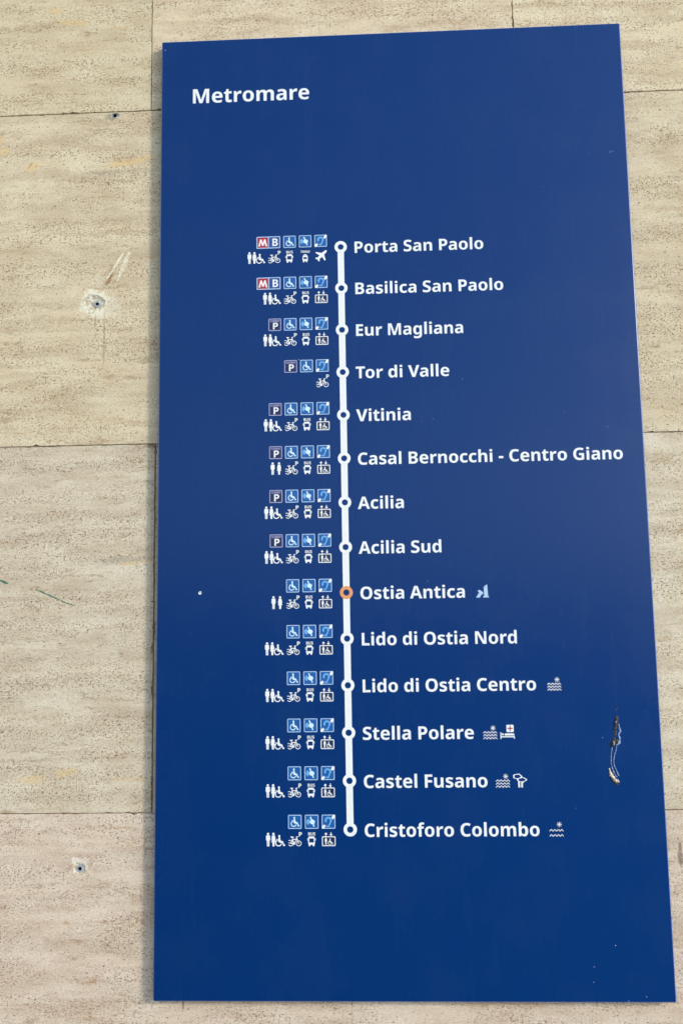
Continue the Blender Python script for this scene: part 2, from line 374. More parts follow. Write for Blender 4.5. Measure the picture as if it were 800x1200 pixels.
GLYPHS = {
    ' ': [260],
    '-': [322, "29,205 29,331 293,331 293,205"],
    'A': [692, "527,0 472,168 220,168 165,0 0,0 251,717 439,717 692,0", "387,451 383,466q 366,526q 350,589q 345,609 341,586q 326,526q 312,470q 307,451 256,296 437,296"],
    'B': [665, "316,714 463,714q 597,627q 597,536 597,491q 564,426q 509,386q 476,379 476,374 511,367q 575,331q 615,263q 615,207 615,142q 551,49q 434,0q 352,0 85,0 85,714", "324,428 390,428q 440,476q 440,515 440,556q 381,595q 317,595 238,595 238,428", "238,313 238,121 335,121 403,121q 456,176q 456,219 456,246q 433,288q 378,313q 330,313"],
    'C': [642, "398,597 355,597q 286,564q 238,501q 213,412q 213,355 213,280q 255,173q 340,117q 404,117 451,117q 538,139q 582,156 582,26 537,7q 444,-10q 387,-10 273,-10q 126,81q 55,247q 55,356 55,437q 100,572q 188,670q 316,724q 400,724 453,724q 562,701q 611,677 561,555 525,572q 444,597q"],
    'E': [552, "499,0 85,0 85,714 499,714 499,589 238,589 238,433 482,433 482,308 238,308 238,127 499,127"],
    'F': [531, "236,0 85,0 85,714 498,714 498,589 236,589 236,407 479,407 479,282 236,282"],
    'G': [735, "381,402 665,402 665,31 609,12q 476,-10q 399,-10 293,-10q 139,74q 55,238q 55,358 55,470q 142,634q 308,724q 428,724 492,724q 607,700q 652,680 601,558 563,576q 475,597q 427,597 354,597q 259,534q 213,425q 213,355 213,282q 258,175q 348,117q 417,117 445,117q 501,124q 519,129 519,280 381,280"],
    'I': [401, "364,0 36,0 36,87 123,116 123,599 36,627 36,714 364,714 364,627 277,599 277,116 364,87"],
    'L': [559, "85,0 85,714 238,714 238,126 527,126 527,0"],
    'M': [944, "397,0 217,558 213,558 215,538q 218,472q 221,395q 221,358 221,0 85,0 85,714 293,714 470,177 474,177 651,714 859,714 859,0 716,0 716,362 716,397q 718,470q 722,536q 723,557 719,557 538,0"],
    'N': [805, "720,0 525,0 217,538 213,538 215,515q 218,451q 221,383q 221,352 221,0 85,0 85,714 279,714 586,181 590,181 589,201q 585,264q 583,333q 583,360 583,714 720,714"],
    'O': [791, "735,358 735,275q 694,140q 611,42q 483,-10q 395,-10 308,-10q 179,42q 96,140q 55,275q 55,359 55,470q 128,634q 279,725q 396,725 512,725q 663,634q 735,469q", "216,358 216,284q 253,176q 333,119q 395,119 459,119q 538,176q 574,284q 574,358 574,470q 492,598q 396,598 333,598q 253,540q 216,433q"],
    'P': [621, "309,714 447,714q 579,599q 579,494 579,447q 551,361q 486,292q 380,253q 303,253 238,253 238,0 85,0 85,714", "304,589 238,589 238,379 289,379 331,379q 392,400q 425,449q 425,489 425,537q 366,589q"],
    'R': [656, "304,714 398,714q 522,667q 583,575q 583,506 583,458q 549,384q 491,332q 454,315 657,0 482,0 323,274 238,274 238,0 85,0 85,714", "301,595 238,595 238,392 301,392 362,392q 428,442q 428,499 428,531q 401,573q 345,595q"],
    'S': [566, "528,207 528,147q 467,48q 348,-10q 257,-10 212,-10q 139,-1q 76,17q 47,31 47,169 96,145q 210,116q 261,116 300,116q 350,136q 375,171q 375,193 375,219q 347,253q 285,286q 231,308 174,332q 95,387q 53,467q 53,526 53,590q 117,678q 231,724q 306,724 372,724q 479,697q 521,677 474,556 432,575q 343,599q 302,599 269,599q 226,582q 205,551q 205,531 205,506q 233,472q 297,438q 352,415 408,392q 486,337q 528,263q"],
    'T': [577, "365,0 212,0 212,587 19,587 19,714 558,714 558,587 365,587"],
    'U': [747, "667,272 667,188q 602,61q 470,-10q 371,-10 228,-10q 80,139q 80,270 80,714 233,714 233,278 233,198q 304,119q 374,119 424,119q 486,155q 514,227q 514,279 514,714 667,714"],
    'V': [657, "657,714 415,0 242,0 0,714 169,714 291,315 298,291q 313,231q 326,173q 329,151 332,173q 344,231q 358,290q 366,314 489,714"],
    'a': [599, "317,556 420,556q 528,459q 528,364 528,0 423,0 394,74 390,74 367,45q 318,7q 254,-10q 208,-10 160,-10q 84,27q 40,103q 40,161 40,247q 164,333q 287,338 378,341 378,358 378,407q 334,446q 294,446 257,446q 179,422q 141,405 97,508 140,530q 251,556q", "321,250 250,248q 194,206q 194,168 194,133q 233,100q 266,100 313,100q 378,156q 378,208 378,253"],
    'b': [632, "224,583 224,552q 221,496q 218,475 224,475 246,509q 320,556q 379,556 470,556q 584,413q 584,274 584,181q 532,54q 437,-10q 375,-10 315,-10q 246,33q 224,59 214,59 189,0 73,0 73,760 224,760", "330,436 292,436q 245,404q 224,339q 224,287 224,269 224,192q 271,112q 332,112 381,112q 431,196q 431,276 431,355q 382,436q"],
    'c': [516, "311,-10 232,-10q 113,49q 47,174q 47,270 47,371q 119,497q 243,556q 322,556 370,556q 455,536q 488,519 443,405 413,418q 352,435q 322,435 283,435q 229,399q 201,326q 201,271 201,217q 229,147q 283,112q 320,112 363,112q 439,135q 473,154 473,31 442,12q 364,-10q"],
    'd': [632, "252,-10 162,-10q 47,133q 47,272 47,413q 163,556q 257,556 296,556q 353,535q 395,499q 410,476 415,476 412,494q 407,559q 407,586 407,760 559,760 559,0 443,0 413,71 407,71 393,48q 351,12q 292,-10q", "305,111 367,111q 417,182q 417,255 417,271 417,350q 369,434q 304,434 255,434q 200,350q 200,270 200,190q 255,111q"],
    'e': [597, "306,556 382,556q 492,499q 551,388q 551,308 551,235 200,235 202,173q 274,102q 341,102 392,102q 476,122q 520,142 520,29 480,9q 391,-10q 325,-10 244,-10q 119,50q 47,175q 47,269 47,365q 112,492q 229,556q", "310,449 265,449q 209,392q 204,336 410,336 410,369q 388,419q 343,449q"],
    'f': [386, "376,433 251,433 251,0 100,0 100,433 19,433 19,506 103,546 103,564 103,670q 192,765q 285,765 324,765q 388,753q 418,742 384,640 369,644q 332,652q 311,652 280,652q 251,612q 251,569 251,546 376,546"],
    'g': [632, "255,556 312,556q 388,513q 413,477 417,477 431,546 559,546 559,-4 559,-81q 499,-186q 378,-240q 285,-240 222,-240q 122,-225q 78,-207 78,-79 123,-99q 218,-121q 280,-121 343,-121q 408,-63q 408,-12 408,3 408,15q 411,55q 413,70 408,70 385,34q 310,-10q 254,-10 160,-10q 47,136q 47,272 47,408q 161,556q", "304,437 271,437q 224,399q 201,325q 201,270 201,188q 254,108q 307,108 337,108q 379,126q 405,161q 418,215q 418,252 418,274 418,329q 396,401q 346,437q"],
    'h': [650, "224,607 224,563q 219,496q 217,476 225,476 243,505q 291,539q 350,556q 383,556 442,556q 530,514q 579,427q 579,356 579,0 428,0 428,318 428,377q 386,436q 341,436 297,436q 246,394q 224,314q 224,256 224,0 73,0 73,760 224,760"],
    'i': [299, "225,546 225,0 74,0 74,546", "150,761 183,761q 232,730q 232,687 232,646q 183,614q 150,614 116,614q 68,646q 68,687 68,730q 116,761q"],
    'l': [298, "224,0 73,0 73,760 224,760"],
    'm': [975, "714,556 808,556q 904,462q 904,356 904,0 754,0 754,318 754,381q 712,436q 670,436 612,436q 564,351q 564,273 564,0 413,0 413,318 413,359q 395,411q 359,436q 331,436 290,436q 243,394q 224,314q 224,256 224,0 73,0 73,546 189,546 211,476 216,476 232,501q 279,537q 341,556q 379,556 440,556q 521,514q 544,474 549,474 576,515q 662,556q"],
    'n': [650, "385,556 475,556q 579,462q 579,356 579,0 429,0 429,318 429,377q 387,436q 341,436 273,436q 224,343q 224,256 224,0 73,0 73,546 189,546 210,473 216,473 234,500q 285,537q 348,556q"],
    'o': [625, "577,274 577,206q 540,100q 471,28q 373,-10q 311,-10 253,-10q 157,28q 87,100q 47,206q 47,274 47,365q 111,491q 231,556q 314,556 391,556q 509,491q 577,365q", "201,274 201,221q 224,145q 273,105q 313,105 352,105q 401,145q 423,221q 423,274 423,328q 400,402q 352,441q 312,441 254,441q 201,355q"],
    'r': [447, "375,556 390,556q 425,553q 435,550 420,409 409,411q 379,415q 358,415 335,415q 288,401q 248,369q 224,317q 224,277 224,0 73,0 73,546 188,546 210,454 217,454 233,483q 281,529q 341,556q"],
    's': [502, "460,161 460,109q 411,32q 311,-10q 234,-10 176,-10q 88,5q 47,22 47,147 91,126q 193,102q 230,102 276,102q 317,128q 317,150 317,165q 296,189q 243,215q 194,234 145,254q 79,297q 46,357q 46,402 46,477q 165,556q 263,556 316,556q 407,534q 454,514 410,411 372,428q 292,450q 261,450 227,450q 189,429q 189,410 189,396q 210,374q 263,350q 311,331 360,312q 427,269q 460,208q"],
    't': [421, "309,110 332,110q 375,120q 394,126 394,15 370,4q 307,-10q 264,-10 215,-10q 138,22q 93,101q 93,172 93,433 22,433 22,497 104,547 148,662 244,662 244,546 387,546 387,433 244,433 244,181 244,145q 279,110q"],
    'u': [650, "576,546 576,0 460,0 441,70 432,70 415,42q 362,6q 299,-10q 264,-10 206,-10q 119,32q 70,120q 70,190 70,546 222,546 222,228 222,170q 263,111q 308,111 354,111q 405,152q 425,232q 425,290 425,546"],
}

# ---------------------------------------------------------------- lettering outlines (quadratic; q marks a control point)
def outline(spec):
    pts = []
    for w in spec.split():
        q = w.endswith('q'); x, y = w.rstrip('q').split(','); pts.append((float(x), float(y), not q))
    full = []
    n = len(pts)
    for i in range(n):
        a, b = pts[i], pts[(i + 1) % n]
        full.append(a)
        if not a[2] and not b[2]: full.append(((a[0] + b[0]) / 2, (a[1] + b[1]) / 2, True))
    k = next(i for i, p in enumerate(full) if p[2]); full = full[k:] + full[:k]
    out = []; i = 0; n = len(full)
    while i < n:
        a = full[i]; b = full[(i + 1) % n]
        out.append((a[0], a[1]))
        if b[2]: i += 1
        else:
            c = full[(i + 2) % n]
            for s in (.2, .4, .6, .8):
                out.append(((1 - s) ** 2 * a[0] + 2 * s * (1 - s) * b[0] + s * s * c[0], (1 - s) ** 2 * a[1] + 2 * s * (1 - s) * b[1] + s * s * c[1]))
            i += 2
    return out
GP = {ch: (g[0], [outline(c) for c in g[1:]]) for ch, g in GLYPHS.items()}
KERN = {'To': -38, 'Va': -18, 'Pa': -8, 'Fu': -4}
def layout(text, em, x=0.0, y=0.0, width=None):
    """contours of a line of text, em and width in mm"""
    adv = sum(GP[c][0] + KERN.get(text[i:i + 2], 0) for i, c in enumerate(text)) / 1000 * em
    k = (width / adv) if width else 1.0
    out = []; px_ = x
    for i, c in enumerate(text):
        a, cs = GP[c]
        for ct in cs: out.append([(px_ + u / 1000 * em * k, y + v / 1000 * em) for u, v in ct])
        px_ += (a + KERN.get(text[i:i + 2], 0)) / 1000 * em * k
    return out
def area(c): return sum(c[i][0] * c[(i + 1) % len(c)][1] - c[(i + 1) % len(c)][0] * c[i][1] for i in range(len(c))) / 2
def fill(contours, depth=0.0):
    """verts (x, 0, z) and faces for filled contours, in metres; a thin film if depth > 0"""
    cu = bpy.data.curves.new('outline', 'CURVE'); cu.dimensions = '2D'; cu.fill_mode = 'FRONT'
    for c in contours:
        sp = cu.splines.new('POLY'); sp.points.add(len(c) - 1)
        for p, (x, z) in zip(sp.points, c): p.co = (x, z, 0, 1)
        sp.use_cyclic_u = True
    ob = bpy.data.objects.new('outline', cu); col.objects.link(ob)
    dg = bpy.context.evaluated_depsgraph_get(); me = ob.evaluated_get(dg).to_mesh()
    vs = [(v.co.x / 1000, 0.0, v.co.y / 1000) for v in me.vertices]; fs = []
    for p in me.polygons:
        t = tuple(p.vertices); a, b, c = [Vector(vs[i]) for i in t[:3]]
        fs.append(t if (b - a).cross(c - a).y < 0 else t[::-1])
    ob.evaluated_get(dg).to_mesh_clear(); bpy.data.objects.remove(ob); bpy.data.curves.remove(cu)
    return vs, fs

class Print:
    """flat printed shapes in mm, each drawn a hair above the one before it"""
    def __init__(s): s.v = []; s.f = []; s.i = []; s.m = []; s.layer = 0
    def mat(s, name):
        if M[name] not in s.m: s.m.append(M[name])
        return s.m.index(M[name])
    def add(s, vs, fs, name):
        s.layer += 1; y = -s.layer * .00002; b = len(s.v); k = s.mat(name)
        s.v += [(x, y, z) for x, _, z in vs]; s.f += [tuple(b + q for q in f) for f in fs]; s.i += [k] * len(fs)
    def poly(s, pts, name): s.add(*fill([pts]), name)
    def polys(s, cs, name): s.add(*fill(cs), name)
    def disc(s, x, z, r, name, rz=None, n=20): s.poly([(x + r * math.cos(2 * PI * k / n), z + (rz or r) * math.sin(2 * PI * k / n)) for k in range(n)], name)
    def arc(s, x, z, r, w, a0, a1, name, n=20, rz=None):
        k = (rz or r) / r; pts = []
        for rr, rng in ((r + w / 2, range(n + 1)), (r - w / 2, range(n, -1, -1))):
            for q in rng:
                a = R(a0 + (a1 - a0) * q / n); pts.append((x + rr * math.cos(a), z + rr * k * math.sin(a)))
        s.poly(pts, name)
    def ring(s, x, z, r, w, name, n=24):
        s.polys([[(x + q * math.cos(2 * PI * k / n), z + q * math.sin(2 * PI * k / n)) for k in range(n)] for q in (r + w / 2, r - w / 2)], name)
    def line(s, pts, w, name):
        for (ax, az_), (bx, bz) in zip(pts, pts[1:]):
            L = math.hypot(bx - ax, bz - az_); ux, uz = (bx - ax) / L, (bz - az_) / L; nx, nz = -uz * w / 2, ux * w / 2; e = w * .35
            ax -= ux * e; az_ -= uz * e; bx += ux * e; bz += uz * e
            s.poly([(ax + nx, az_ + nz), (ax - nx, az_ - nz), (bx - nx, bz - nz), (bx + nx, bz + nz)], name)
    def rbox(s, x0, z0, x1, z1, r, name, hole=None):
        def loop(x0, z0, x1, z1, r):
            o = []
            for cx, cz, a in ((x1 - r, z1 - r, 0), (x0 + r, z1 - r, 90), (x0 + r, z0 + r, 180), (x1 - r, z0 + r, 270)):
                for k in range(5): o.append((cx + r * math.cos(R(a + 22.5 * k)), cz + r * math.sin(R(a + 22.5 * k))))
            return o
        cs = [loop(x0, z0, x1, z1, r)]
        if hole: cs.append(loop(x0 + hole, z0 + hole, x1 - hole, z1 - hole, max(r - hole, .1)))
        s.polys(cs, name)
    def text(s, t, em, x, z, name, width=None): s.polys(layout(t, em, x, z, width), name)
    def make(s, name): return mesh(name, s.v, s.f, s.m, s.i)

# ---------------------------------------------------------------- the sign
sign = link('station_sign', None, None, (0, BOARD_Y, SIGN_Z), label='tall blue enamel station sign listing the stops of the Metromare line', category='sign')
board_me = box('board', -.5015, .5025, 0, .015, -SIGN_H / 2 - .0025, SIGN_H / 2, M['board'], .0034, 5)
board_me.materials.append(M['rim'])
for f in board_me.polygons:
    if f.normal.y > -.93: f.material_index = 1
link('board', board_me, sign)
for z in (.72, -.72):
    link('mounting_rail', box('mounting_rail', -.40, .40, .0152, .0188, z - .02, z + .02, M['steel']), sign)
FY = -.00025      # print lies on the enamel
X0 = -112.1
NAMES = ['Porta San Paolo', 'Basilica San Paolo', 'Eur Magliana', 'Tor di Valle', 'Vitinia', 'Casal Bernocchi - Centro Giano', 'Acilia', 'Acilia Sud',
         'Ostia Antica', 'Lido di Ostia Nord', 'Lido di Ostia Centro', 'Stella Polare', 'Castel Fusano', 'Cristoforo Colombo']
WIDTH = [274.1, 312.6, 226.4, 194.0, 112.6, 541.6, 93.7, 167.8, 212.2, 312.9, 346.3, 220.0, 243.7, 341.4]
NUDGE = [0, -.4, .6, 0, 0, .5, 0, .2, 1.6, 0, -.2, .2, 0, -.6]
def row_z(i): return 513.6 - 92.25 * i + 4.0 * math.sin(PI * i / 13)
def stamp(name, me, x, z, parent=sign, **kw): return link(name, me, parent, (x / 1000, FY, z / 1000), **kw)

p = Print(); p.text('Metromare', 46.3, 0, 0, 'white')
stamp('line_title', p.make('line_title'), -435.0, 854.4, label='Metromare in large white letters')
for i, t in enumerate(NAMES):
    p = Print(); p.text(t, 35.25, 0, 0, 'white', width=WIDTH[i] + 3.2)
    stamp('station_name', p.make('station_name'), -85.6, row_z(i) - 13.3, label='%s in white letters' % t)
# the route line runs between the rings
for i in range(13):
    a, b = row_z(i) + .9, row_z(i + 1) + .9
    p = Print(); h = 10.6
    p.poly([(-6.7, b + h), (6.7, b + h), (6.7, a - h), (-6.7, a - h)], 'white')
    stamp('line_segment', p.make('line_segment'), X0, 0)
ring_me = {}
for key in ('white', 'orange'):
    p = Print(); p.ring(0, 0, 9.7, 6.9, key, 40); p.disc(0, 0, 6.25, 'board', n=32); ring_me[key] = p.make('station_ring')
for i in range(14):
    o = stamp('station_ring', ring_me['orange' if i == 8 else 'white'], X0, row_z(i) + .9)
    o.location.y = FY - .0002
    if i == 8: o['label'] = 'orange ring marking Ostia Antica'

# pictograms: each drawn in a cell 26.5 mm wide with its origin at the cell's lower left corner
def wheelchair(p, x, z, s, name):
    """s = height"""
    k = s / 20
    f = lambda pts: [(x + a * k, z + b * k) for a, b in pts]
    p.disc(x + 8.3 * k, z + 18.2 * k, 1.9 * k, name)
    p.poly(f([(6.9, 16.4), (9.7, 16.2), (10.4, 11.2), (15.2, 6.8), (13.6, 5.2), (6.6, 7.6)]), name)
    p.line(f([(10.2, 8.6), (14.0, 8.2), (16.6, 1.6), (18.2, 2.2)]), 2.3 * k, name)
    p.arc(x + 7.0 * k, z + 6.2 * k, 5.4 * k, 1.9 * k, 122, 342, name)
    p.line(f([(3.8, 12.6), (6.4, 10.6)]), 1.5 * k, name)
def man(p, x, z, h, name):
    k = h / 26; f = lambda pts: [(x + a * k, z + b * k) for a, b in pts]
    p.disc(x, z + 23.7 * k, 2.35 * k, name)
    p.poly(f([(-4.1, 20), (-3.3, 21), (3.3, 21), (4.1, 20), (4.1, 11.5), (2.6, 11), (2.4, 0), (.35, 0), (.2, 10), (-.2, 10), (-.35, 0), (-2.4, 0), (-2.6, 11), (-4.1, 11.5)]), name)
def woman(p, x, z, h, name):
    k = h / 26; f = lambda pts: [(x + a * k, z + b * k) for a, b in pts]
    p.disc(x, z + 23.7 * k, 2.35 * k, name)
    p.poly(f([(-2.8, 21), (2.8, 21), (4.3, 12.8), (3.1, 12.2), (4.4, 8), (2.2, 7.6), (2.0, 0), (-2.0, 0), (-2.2, 7.6), (-4.4, 8), (-3.1, 12.2), (-4.3, 12.8)]), name)
S = 26.7
def frame(p, border, fld, w=S, x=0):
    p.rbox(x + .5, .5, x + w - .5, S - .5, 1.2, fld); p.rbox(x, 0, x + w, S, 1.7, border, hole=1.5)
def pic_wheelchair():
    p = Print(); frame(p, 'pale', 'field'); wheelchair(p, 4.6, 4.0, 19, 'ice'); return p.make('wheelchair_pictogram')
def pic_blind():
    p = Print(); frame(p, 'pale', 'field')
    p.arc(11.0, 13.2, 6.6, 3.0, 120, 240, 'sky', rz=5.6); p.disc(7.8, 13.4, 3.2, 'sky')
    p.disc(14.6, 13.0, 5.0, 'ice', rz=4.6)
    p.line([(11.0, 22.0), (13.2, 16.5)], 2.6, 'ice'); p.line([(15.6, 11), (17.6, 5.0)], 2.4, 'ice'); p.poly([(13, 8.6), (18.8, 11), (19.8, 14.5), (16, 17)], 'ice')
    return p.make('low_vision_pictogram')
def pic_ear():
    p = Print(); frame(p, 'pale', 'field')
    p.arc(13.0, 15.8, 5.2, 3.4, -25, 215, 'sky'); p.line([(17.6, 13.8), (16.2, 9.6), (14.6, 6.8)], 2.6, 'sky'); p.arc(12.6, 6.6, 2.4, 2.2, 170, 350, 'sky')
    p.poly([(19.2, 20.2), (22.0, 17.6), (S - .2, 21.4), (S - .2, S - .2), (22.4, S - .2)], 'white')
    p.poly([(.2, .2), (3.6, .2), (7.8, 4.6), (5.6, 8.2), (3.4, 6.8), (.2, 5.0)], 'white')
    return p.make('hearing_pictogram')
def pic_parking():
    p = Print(); frame(p, 'lilac', 'navy')
    p.text('P', 20.5, 7.9, 3.2, 'white', width=13.2); p.text('SCAMBIO', 5.8, 3.5, 19.6, 'lilac', width=19.8)
    return p.make('parking_pictogram')
def pic_metro():
    p = Print(); w = 51.0
    p.rbox(.5, .5, w - .5, S - .5, 1.2, 'metro_blue'); p.poly([(.8, .8), (25.6, .8), (25.6, S - .8), (.8, S - .8)], 'red')
    p.rbox(0, 0, w, S, 1.7, 'pale', hole=1.8); p.poly([(24.9, 1.2), (26.7, 1.2), (26.7, S - 1.2), (24.9, S - 1.2)], 'pale')
    p.poly([(3.8, 5), (8.0, 20.5), (11.2, 20.5), (13.6, 12.0), (16.2, 20.5), (19.4, 20.5), (23.0, 5), (19.4, 5), (17.4, 14.0), (15.0, 6.2), (12.2, 6.2), (9.4, 14.0), (7.4, 5)], 'white')
    p.text('B', 23.5, 32.2, 5.0, 'white', width=14.6)
    return p.make('metro_pictogram')
def pic_toilets3():
    p = Print(); man(p, 4.4, 0, 26, 'white'); woman(p, 15.0, 0, 26, 'white'); wheelchair(p, 17.6, 0, 21.5, 'white'); return p.make('toilets_pictogram')
def pic_toilets2():
    p = Print(); man(p, 18.2, 0, 26, 'white'); woman(p, 31.6, 0, 26, 'white'); return p.make('toilets_pictogram')
def pic_bike():
    p = Print(); c = 'white'
    p.ring(20.8, 5.4, 4.7, 1.35, c); p.arc(5.0, 5.4, 4.7, 1.35, -150, 90, c); p.line([(1.0, 11.0), (4.6, 11.2)], 1.4, c); p.line([(.6, 6.4), (3.8, 6.6)], 1.2, c)
    p.line([(5.0, 5.4), (11.5, 4.6), (17.0, 13.6), (8.6, 13.0), (5.0, 5.4)], 1.6, c); p.line([(11.5, 4.6), (7.6, 17.0)], 1.6, c)
    p.line([(5.4, 17.6), (10.2, 17.6)], 1.7, c); p.line([(20.8, 5.4), (16.2, 17.4), (19.0, 18.2)], 1.6, c); p.disc(11.5, 4.8, 2.1, c)
    p.text('P', 11.5, 20.2, 18.6, c, width=7.4)
    return p.make('bicycle_parking_pictogram')
def vehicle(p, x, z, w, h):
    c = 'white'
    out = [(x + 1.6, z + h), (x + w - 1.6, z + h), (x + w - .2, z + h - 2.6), (x + w, z + 4.0), (x + w - 1.0, z + 2.8), (x + w - 1.2, z), (x + w - 4.0, z), (x + w - 4.2, z + 2.6), (x + 4.2, z + 2.6), (x + 4.0, z), (x + 1.2, z), (x + 1.0, z + 2.8), (x, z + 4.0), (x + .2, z + h - 2.6)]
    win = [(x + 2.2, z + h - 4.0), (x + w - 2.2, z + h - 4.0), (x + w - 1.9, z + 7.0), (x + 1.9, z + 7.0)]
    p.polys([out, win], c)
def pic_bus():
    p = Print(); vehicle(p, 6.0, 0, 13.2, 18.6)
    p.line([(5.0, 11.0), (5.0, 14.6)], 1.2, 'white'); p.line([(20.2, 11.0), (20.2, 14.6)], 1.2, 'white')
    p.text('BUS', 8.2, 5.6, 20.4, 'white', width=15.0); return p.make('bus_pictogram')
def pic_train():
    p = Print(); vehicle(p, 7.4, 0, 11.4, 15.2); p.line([(11.2, 16.8), (15.2, 16.8)], 1.3, 'white'); p.line([(9.4, 14.6), (13.1, 17.2), (17, 14.6)], 1.0, 'white')
    p.text('TRENO', 7.0, 3.2, 20.8, 'white', width=20.2); return p.make('train_pictogram')
def pic_plane():
    p = Print(); m_ = 26 / 26
    pts = [(24.0, 25.6), (26.2, 24.4), (25.8, 21.4), (20.4, 15.2), (23.6, 3.6), (21.4, 2.0), (16.0, 10.6), (10.8, 6.4), (10.6, 1.6), (8.6, .4), (6.2, 5.0), (1.4, 7.2), (2.2, 9.2), (6.6, 9.4), (10.4, 14.6), (1.6, 19.8), (3.4, 21.8), (14.8, 19.4)]
    p.poly(pts, 'white'); return p.make('aeroplane_pictogram')
def pic_lift():
    p = Print(); p.rbox(1.0, 1.0, S - 1, 17.6, 1.4, 'hole'); p.rbox(0, 0, S, 18.6, 2.0, 'white', hole=1.7)
    man(p, 7.8, 2.6, 13.6, 'white'); wheelchair(p, 11.2, 2.6, 11.6, 'white')
    p.line([(8.0, 18.8), (8.0, 23.0)], 1.5, 'white'); p.poly([(4.8, 22.4), (11.2, 22.4), (8.0, 26.2)], 'white')
    p.line([(18.0, 21.6), (18.0, 26.0)], 1.5, 'white'); p.poly([(14.8, 22.6), (21.2, 22.6), (18.0, 18.9)], 'white')
    return p.make('lift_pictogram')
def pic_waves(n):
    p = Print()
    for q in range(n):
        z0 = (1.4 + 5.6 * q) if n == 3 else (1.4 + 9.6 * q); pts = []
        for k in range(33):
            t = k / 32; pts.append((t * 27, z0 + 1.45 * math.cos(t * 8 * PI + PI) + .6))
        up_ = [(a, b + .9) for a, b in pts]; dn = [(a, b - .9) for a, b in pts[::-1]]
        p.poly(up_ + dn, 'white')
    sz = 21.4 if n == 3 else 22.6
    p.disc(19.4, sz, 1.9, 'white')
    for k in range(8):
        a = PI / 4 * k; p.line([(19.4 + 2.4 * math.cos(a), sz + 2.4 * math.sin(a)), (19.4 + 4.7 * math.cos(a), sz + 4.7 * math.sin(a))], 1.0, 'white')
    return p.make('beach_pictogram')
def pic_ruin():
    p = Print(); c = 'pale'
    p.poly([(16.4, 4.2), (16.0, 22.4), (19.0, 24.0), (21.2, 26.6), (23.2, 26.4), (24.2, 4.2)], c); p.poly([(14.2, .6), (25.8, .6), (25.8, 2.4), (23.8, 4.0), (16.2, 4.0), (14.2, 2.4)], c)
    p.poly([(0, .6), (7.6, .6), (12.2, 8.6), (7.0, 11.8)], c); p.poly([(3.6, 14.6), (7.4, 16.4), (14.6, 11.0), (14.0, 6.4), (11.8, 7.4), (8, 11), (4.0, 12.6)], c)
    return p.make('ruins_pictogram')
def pic_bed():
    p = Print()
    p.rbox(12.4, 13.4, 26.6, 27.4, 1.2, 'white'); p.poly([(18.4, 15.4), (20.6, 15.4), (20.6, 25.4), (18.4, 25.4)], 'red'); p.poly([(14.5, 19.3), (24.5, 19.3), (24.5, 21.5), (14.5, 21.5)], 'red')
    p.line([(1.0, .9), (1.0, 12.4)], 1.9, 'white'); p.line([(27.2, .9), (27.2, 5.4)], 1.9, 'white'); p.poly([(1.4, 3.2), (27, 3.2), (27, 5.4), (1.4, 5.4)], 'white')
    p.poly([(8.0, 6.8), (27.6, 6.8), (27.6, 9.2), (25.6, 10.8), (8.8, 10.8)], 'white'); p.disc(4.8, 9.2, 2.1, 'white')
    return p.make('hospital_pictogram')
def pic_pine():
    p = Print(); c = 'white'
    def cloud(x, z, w, h):
        o = []
        for k in range(28):
            a = 2 * PI * k / 28; r = 1 + .07 * math.cos(5 * a); o.append((x + w * r * math.cos(a), z + h * r * math.sin(a) * (1 if math.sin(a) > 0 else .8)))
        return o
    def sc_(c_, k, x, z): return [(x + (a - x) * k, z + (b - z) * k) for a, b in c_]
    c1 = cloud(9.6, 20.6, 9.0, 5.6); c2 = cloud(18.2, 14.4, 9.6, 4.8)
    p.poly([(7.4, 16), (10.4, 12), (10.6, 0), (14.0, 0), (14.0, 13), (9, 18)], c); p.poly([(16.2, 10), (16.2, 0), (19.6, 0), (19.6, 8), (22.6, 11)], c)
    p.poly(c1, c); p.poly(sc_(c1, .72, 9.6, 20.6), 'board'); p.poly(c2, c); p.poly(sc_(c2, .74, 18.2, 14.4), 'board')
    return p.make('pine_wood_pictogram')

PIC = dict(wc=pic_wheelchair(), bl=pic_blind(), ear=pic_ear(), P=pic_parking(), MB=pic_metro(), t3=pic_toilets3(), t2=pic_toilets2(), bike=pic_bike(), bus=pic_bus(), train=pic_train(), plane=pic_plane(), lift=pic_lift())
COLX = [-56.0, -89.2, -122.6, -155.6]       # left edges of the cells, counted leftward from the line
for i in range(14):
    z = row_z(i)
    top = {0: ['ear', 'bl', 'wc', 'MB'], 1: ['ear', 'bl', 'wc', 'MB'], 3: ['ear', 'wc', 'P']}.get(i, ['ear', 'bl', 'wc', 'P'] if i < 8 else ['ear', 'bl', 'wc'])
    low = {0: ['plane', 'train', 'bus', 'bike', 't3'], 3: ['bike']}.get(i, ['lift', 'bus', 'bike', 't2' if i in (5, 8) else 't3'])
    for k, n in enumerate(top):
        x = X0 + COLX[k] - (24.6 if n == 'MB' else 0)
        stamp(PIC[n].name.split('.')[0], PIC[n], x, z + 2.8)
    for k, n in enumerate(low):
        if n in ('t3', 't2'): x = X0 + COLX[k - 1] - 44.2 if True else 0
        else: x = X0 + COLX[k]
        stamp(PIC[n].name.split('.')[0], PIC[n], x, z - 30.3)
wave3, wave2 = pic_waves(3), pic_waves(2)
for me, i, x in [(pic_ruin(), 8, 261.6), (wave3, 10, 396.6), (wave3, 11, 266.8), (pic_bed(), 11, 300.2), (wave3, 12, 288.2), (pic_pine(), 12, 321.0), (wave2, 13, 388.6)]:
    stamp(me.name.split('.')[0], me, X0 + x, row_z(i) - 14.2)

